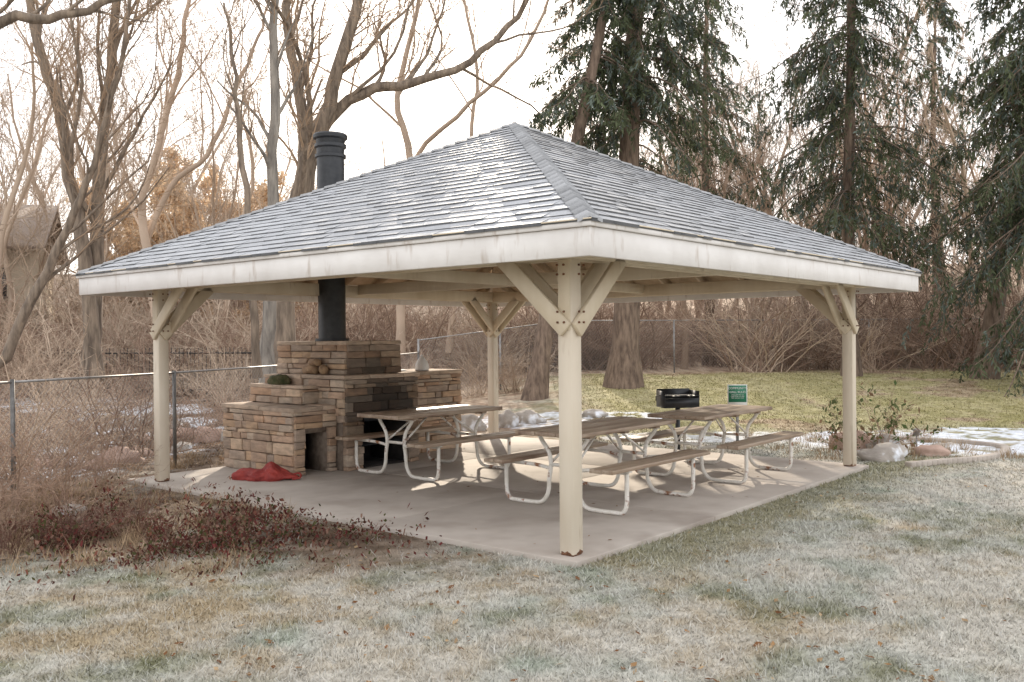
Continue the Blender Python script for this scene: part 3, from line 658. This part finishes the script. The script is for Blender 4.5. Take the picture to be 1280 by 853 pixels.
def shrubgeo(seed,H,nst,minr=.003,r0=.009,spread=.55):
    rng=R_(seed); P=np.concatenate([rng.normal(0,.25,(nst,2)),np.zeros((nst,1))],1)*H/1.8; D=np.concatenate([rng.normal(0,spread,(nst,2)),np.ones((nst,1))],1)
    Ln=H*(.6+.6*rng.random(nst)); R=r0*(.6+.8*rng.random(nst)); pts,rad=grow(rng,P,D,Ln,R,6,.16,-.02,.4)
    V1,F1=tubes(pts,rad,3); P,D,L2,R2=kids(rng,pts,rad,Ln,5,.25,1,20,60,.25,.5,.7); R2=np.maximum(R2,minr)
    p2,r2=grow(rng,P,D,L2,R2,3,.2,.02,.4); V2,F2=tubes(p2,r2,3)
    P,D,L3,R3=kids(rng,p2,r2,L2,3,.3,1,20,60,.3,.6,.8); p3,r3=grow(rng,P,D,L3,np.maximum(R3,minr),2,.15,.02,.5); V3,F3=tubes(p3,r3,3)
    return np.concatenate([V1,V2,V3]),np.concatenate([F1,F2+len(V1),F3+len(V1)+len(V2)]),p3
sh=[shrubgeo(70+q,2.2,26,.0045,.012)[:2] for q in range(4)]; shr=[shrubgeo(80+q,1.5,26)[:2] for q in range(2)]
rng=R_(44); mg=Merge(); bcol=[(.50,.39,.30),(.36,.26,.20),(.58,.47,.37),(.30,.21,.16),(.44,.32,.25)]
def addb(x,y,s,lst=sh):
    V,F=lst[rng.integers(len(lst))]; mg.add(V,F,(x,y,gz_(x,y)),rng.random()*6,(s*1.2,s*1.2,s),np.array(bcol[rng.integers(5)])*(.7+.5*rng.random()))
for q in range(190):
    y=26+rng.random()**1.5*16; x=-9+rng.random()*36
    if y<29 and x<6: y+=3
    addb(x,y,.7+.8*rng.random()+.35*(rng.random()<.2))
for q in range(110):
    y=24+rng.random()*22; x=-.1*y-rng.random()*y*.55; addb(x,y,.8+.9*rng.random())
for q in range(62):
    y=10+rng.random()*18; x=-5.5+.2*(y-12)-rng.random()*(y*.5); addb(x,y,.35+.5*rng.random(),sh+shr)
for q in range(16):
    y=21+rng.random()*6; x=-3.5+rng.random()*4; addb(x,y,.35+.35*rng.random())
mg.obj('background_brush_thicket',M['attr'])
shm=[mkmesh('shrub',V,[F],None,M['brushred']) for V,F in shr]; shd=[mkmesh('shrub_dark',V,[F],None,M['brushdark']) for V,F in shr]
for (x,y,s) in [(-4.7,7.9,.7),(-4.35,8.7,.6),(-5.1,8.6,.85),(-4.9,9.6,.7),(-5.5,7.6,.85),(-3.9,8.2,.36),(-4.2,7.4,.4),(-4.6,10.3,.5),(-3.3,7.9,.25),(-4.9,7.0,.5)]:
    obj('bare_shrub',shm[int(x*10)%2],None,(x,y,gz_(x,y)),x*7,s)
for (x,y,s) in [(-3.6,7.5,.30),(-3.05,7.85,.24),(-2.6,8.0,.18),(-4.0,7.2,.28),(-3.4,8.2,.26),(-2.9,7.4,.17)]:
    obj('low_dark_shrub',shd[int(x*10)%2],None,(x,y,gz_(x,y)),x*7,(s*1.3,s*1.3,s))
for (x,y,s,seed) in [(4.62,12.75,.42,90),(5.25,13.0,.56,91)]:
    V,F,p3=shrubgeo(seed,1.7,16,.004,.011,.4); e=empty('rose_bush',(x,y,gz_(x,y))); e.scale=(s,)*3
    obj('stems',mkmesh('stems',V,[F],None,M['brushred']),e); rg=R_(seed); te=p3.reshape(-1,3); te=te[rg.random(len(te))<.38]; te=te+rg.normal(0,.05,(len(te),3)); n=len(te); u=rg.normal(0,.045,(n,3)); v=rg.normal(0,.045,(n,3))
    c_=np.array([[.07,.10,.04],[.11,.13,.06],[.2,.13,.08]])[rg.integers(0,3,n)]
    obj('leaves',mkmesh('rose_leaves',np.stack([te-u,te-v*.6,te+u,te+v*.6],1).reshape(-1,3),[np.arange(4*n).reshape(-1,4)],np.repeat(c_,4,0),M['leaf']),e)
# ---------------------------------------------------------------- spruces
def spruce(seed,loc,H,r0,lean,zmin,Lmax,nb,dens=1.):
    rng=R_(seed); e=empty('spruce_tree',loc); ns=16
    tt=np.linspace(0,1,ns+1); pts=np.stack([lean[0]*tt*H+.06*np.sin(tt*9+seed),lean[1]*tt*H,tt*H],-1)[None]; rad=(r0*(1-.9*tt))[None].copy(); rad[:,0]*=1.5
    V,F=tubes(pts,rad,12); VV=[V];FF=[F];off=len(V)
    hz=zmin+(H-zmin)*rng.random(nb)**1.1; t=hz/H; P=np.stack([lean[0]*hz,lean[1]*hz,hz],-1); az=rng.random(nb)*6.283
    Ln=Lmax*(1-t)**.6*(.45+.7*rng.random(nb))
    d=np.stack([np.cos(az),np.sin(az),np.full(nb,.12)],-1); p=P; pt=[p]; nb_s=9
    for i in range(nb_s):
        f=i/(nb_s-1); d=norm(d+rng.normal(0,.06,(nb,3))+UP*(-.19 if f<.6 else .06)); p=p+d*(Ln/nb_s)[:,None]; pt.append(p)
    bp=np.stack(pt,1); br=(.035*(Ln/Lmax))[:,None]*np.linspace(1,.2,nb_s+1)[None]
    V,F=tubes(bp,br,4); VV.append(V);FF.append(F+off);off+=len(V)
    k=22; P2,D2,L2,R2=kids(rng,bp,br,Ln,k,.15,1.,45,75,.10,.28,.5); 
    D2=D2*np.array([1,1,.35]); D2[:,2]-=.4+.9*rng.random(len(D2)); L2=np.clip(L2*1.4,.2,1.15)
    p2,r2=grow(rng,P2,D2,L2,np.full(len(L2),.005),4,.08,-.28,.6); V,F=tubes(p2,r2,3); VV.append(V);FF.append(F+off)
    m1=mkmesh('spruce_wood',np.concatenate(VV),[np.concatenate(FF)],None,M['barkspruce'],True); obj('trunk_and_limbs',m1,e)
    ks=int(13*dens); N=len(p2); idx=np.repeat(np.arange(N),ks); f=rng.random(N*ks)*3.999; i0=f.astype(int); w=(f-i0)[:,None]
    Q=p2[idx,i0]*(1-w)+p2[idx,i0+1]*w; tg=norm(p2[idx,i0+1]-p2[idx,i0]); dr=norm(tg+rng.normal(0,.42,Q.shape)); sd=norm(np.cross(dr,rng.normal(0,1,Q.shape)))
    l=(.09+.12*rng.random(len(Q)))[:,None]; wd=(.011+.014*rng.random(len(Q)))[:,None]
    V=np.stack([Q-sd*wd*.6,Q+dr*l*.5+sd*wd,Q+dr*l,Q+dr*l*.5-sd*wd],1).reshape(-1,3)
    cb=.55+.9*rng.random(N)[idx]; base=np.array([.095,.112,.065])[None]*cb[:,None]; blu=np.array([.115,.14,.12])*cb[:,None]; m=(rng.random(N)<.35)[idx][:,None]
    c=np.where(m,blu,base); n=len(Q)
    m2=mkmesh('spruce_needles',V,[np.arange(4*n).reshape(-1,4)],np.repeat(c,4,0),M['needle']); obj('needles',m2,e)
def sp(px,Yd): 
    x=px2(px,Yd); return (x,Yd,float(height(x,Yd))-.1)
spruce(1,sp(776,22),17,.36,(.05,0),5.4,4.3,190)
spruce(2,sp(664,20.5),15,.22,(.19,.05),6.6,2.8,80)
spruce(3,sp(1064,24),18,.2,(.0,0),4.0,4.6,220,.9)
spruce(4,sp(1232,23),16,.25,(.16,0),4.0,3.8,170)
spruce(5,sp(1330,21),15,.25,(-.02,0),1.8,4.2,190)
spruce(6,sp(1170,34),15,.2,(0,0),3.2,3.4,80,.7)
spruce(7,sp(885,33),18,.2,(0,0),6.5,3.8,90,.7)
# ---------------------------------------------------------------- fences
def chainlink(path,H,post=2.6,wr=.0022,step=.075):
    e=empty('chain_link_fence'); wires_p=[]; mb=MB()
    for (x0,y0),(x1,y1) in zip(path[:-1],path[1:]):
        Ls=math.hypot(x1-x0,y1-y0); z0=float(height(x0,y0)); z1=float(height(x1,y1))
        f=lambda s,h:(x0+(x1-x0)*s/Ls,y0+(y1-y0)*s/Ls,z0+(z1-z0)*s/Ls+h)
        for s in np.arange(-H,Ls,step):
            for sg in (0,1):
                a,b=s,s+H; ha,hb=0.,H
                if a<0: ha=-a; a=0
                if b>Ls: hb=H-(b-Ls); b=Ls
                if b-a<.03: continue
                if sg: ha,hb=H-ha,H-hb
                wires_p.append([f(a,ha+.03),f(b,hb+.03)])
        npn=max(1,int(Ls/post))
        for q in range(npn+1): mb.tube([f(Ls*q/npn,-.1),f(Ls*q/npn,H+.08)],.025,8)
        mb.tube([f(0,H+.05),f(Ls,H+.05)],.014,8)
    wp=np.array(wires_p); tt=np.linspace(0,1,11)[None,:,None]; wp=wp[:,:1]*(1-tt)+wp[:,1:]*tt
    V,F=tubes(wp,np.full(wp.shape[:2],wr),3)
    obj('mesh_wires',mkmesh('wires',V,[F],None,M['galv']),e); obj('rails_and_posts',mb.mesh('rails',M['galv'],True),e)
chainlink([(-6.2,7.0),(-5.25,9.6),(-4.55,12.3),(-3.6,15.6),(-2.1,20.5)],1.22,wr=.0017)
chainlink([(-2.1,20.5),(1.5,25.6),(8,28),(17,28.5)],1.5,3.,.003,.1)
mb=MB(); x0,y0,x1,y1=-14,27,-6.2,24
Ls=math.hypot(x1-x0,y1-y0)
for q in np.arange(0,Ls,.13):
    x=x0+(x1-x0)*q/Ls;y=y0+(y1-y0)*q/Ls; mb.tube([(x,y,-.5),(x,y,1.45)],.010,4)
for z in (.3,1.3): mb.beam((x0,y0,z),(x1,y1,z),.03,.04)
obj('iron_picket_fence',mb.mesh('iron_fence',M['iron']),None)
# ---------------------------------------------------------------- houses
hs=empty('beige_house',(-22.6,37,.2),.35); mb=MB(); mb.box(-5,3.2,-3,4,-1,5.4); mb.add([(3.2,-3,5.4),(3.2,4,5.4),(3.2,.5,7.0),(-5,-3,5.4),(-5,4,5.4),(-5,.5,7.0)],[[0,1,2],[5,4,3]]); obj('walls',mb.mesh('walls',M['housewall']),hs)
mb=MB()
V=[(-5.5,-3.6,5.15),(3.8,-3.6,5.15),(3.8,.5,7.2),(-5.5,.5,7.2),(-5.5,4.6,5.15),(3.8,4.6,5.15)]
mb.add(V+[(x,y,z-.18) for x,y,z in V],[[0,1,2,3],[3,2,5,4],[7,6,9,8],[8,9,10,11],[0,6,7,1],[1,7,8,2],[2,8,11,5],[4,5,11,10],[0,3,9,6],[3,4,10,9]]); obj('roof',mb.mesh('roof',M['houseroof']),hs)
mb=MB(); fr=MB()
for x in (-3,-.2,2):
    for z in (.9,3.2): mb.box(x-.4,x+.4,-3.02,-2.99,z,z+1.1); fr.box(x-.48,x+.48,-3.035,-3.021,z-.1,z-.01); fr.box(x-.03,x+.03,-3.035,-3.021,z,z+1.1)
obj('windows',mb.mesh('windows',M['glass']),hs); obj('window_frames',fr.mesh('frames',M['houseroof']),hs)
hs=empty('yellow_cottage',(-15.5,49,.8),.05); mb=MB(); mb.box(-3,3,-2,2,-.5,2.6); obj('walls',mb.mesh('walls',M['yellowwall']),hs)
mb=MB(); mb.add([(-3.4,-2.5,2.5),(3.4,-2.5,2.5),(3.4,2.5,2.5),(-3.4,2.5,2.5),(-3.4,0,4.2),(3.4,0,4.2)],[[0,1,5,4],[2,3,4,5]]); mb.add([(-3.4,-2.5,2.5),(3.4,2.5,2.5),(-3.4,2.5,2.5),(3.4,-2.5,2.5),(-3.4,0,4.2),(3.4,0,4.2)],[[0,4,2],[1,5,3]]); obj('roof',mb.mesh('roof',M['houseroof']),hs)
mb=MB(); [mb.box(x-.4,x+.4,-2.02,-1.99,1,2) for x in (-1.8,0,1.8)]; obj('windows',mb.mesh('windows',M['glass']),hs)
# ---------------------------------------------------------------- light
w=bpy.data.worlds.new('World'); sc.world=w; w.use_nodes=True; nt=w.node_tree; bg=nt.nodes['Background']
sky=nt.nodes.new('ShaderNodeTexSky'); sky.sky_type='NISHITA'; sky.sun_disc=False
el,azi=math.radians(22),math.radians(-4)
sky.sun_elevation=el; sky.sun_rotation=azi; sky.dust_density=2; sky.air_density=1
mx=nt.nodes.new('ShaderNodeMix'); mx.data_type='RGBA'; mx.inputs['Factor'].default_value=.75; mx.inputs['B'].default_value=(15.0,14.8,14.9,1)
nt.links.new(sky.outputs[0],mx.inputs['A']); nt.links.new(mx.outputs['Result'],bg.inputs['Color']); bg.inputs['Strength'].default_value=.15
sd=Vector((math.sin(azi)*math.cos(el),math.cos(azi)*math.cos(el),math.sin(el)))
ld=bpy.data.lights.new('sun','SUN'); ld.energy=5; ld.angle=math.radians(.55); ld.color=(1,.87,.70)
lo=bpy.data.objects.new('sun',ld); lo.rotation_euler=(-sd).to_track_quat('-Z','Y').to_euler(); link(lo)
cam=bpy.data.cameras.new('camera'); cam.sensor_width=36; cam.lens=1143/1280*36; cam.clip_end=2000; cam.clip_start=.05
co=bpy.data.objects.new('camera',cam); link(co)
co.matrix_world=Matrix.Translation((0,0,1.65))@Matrix.Rotation(math.radians(89.78),4,'X')@Matrix.Rotation(math.radians(-.5),4,'Z')
sc.camera=co
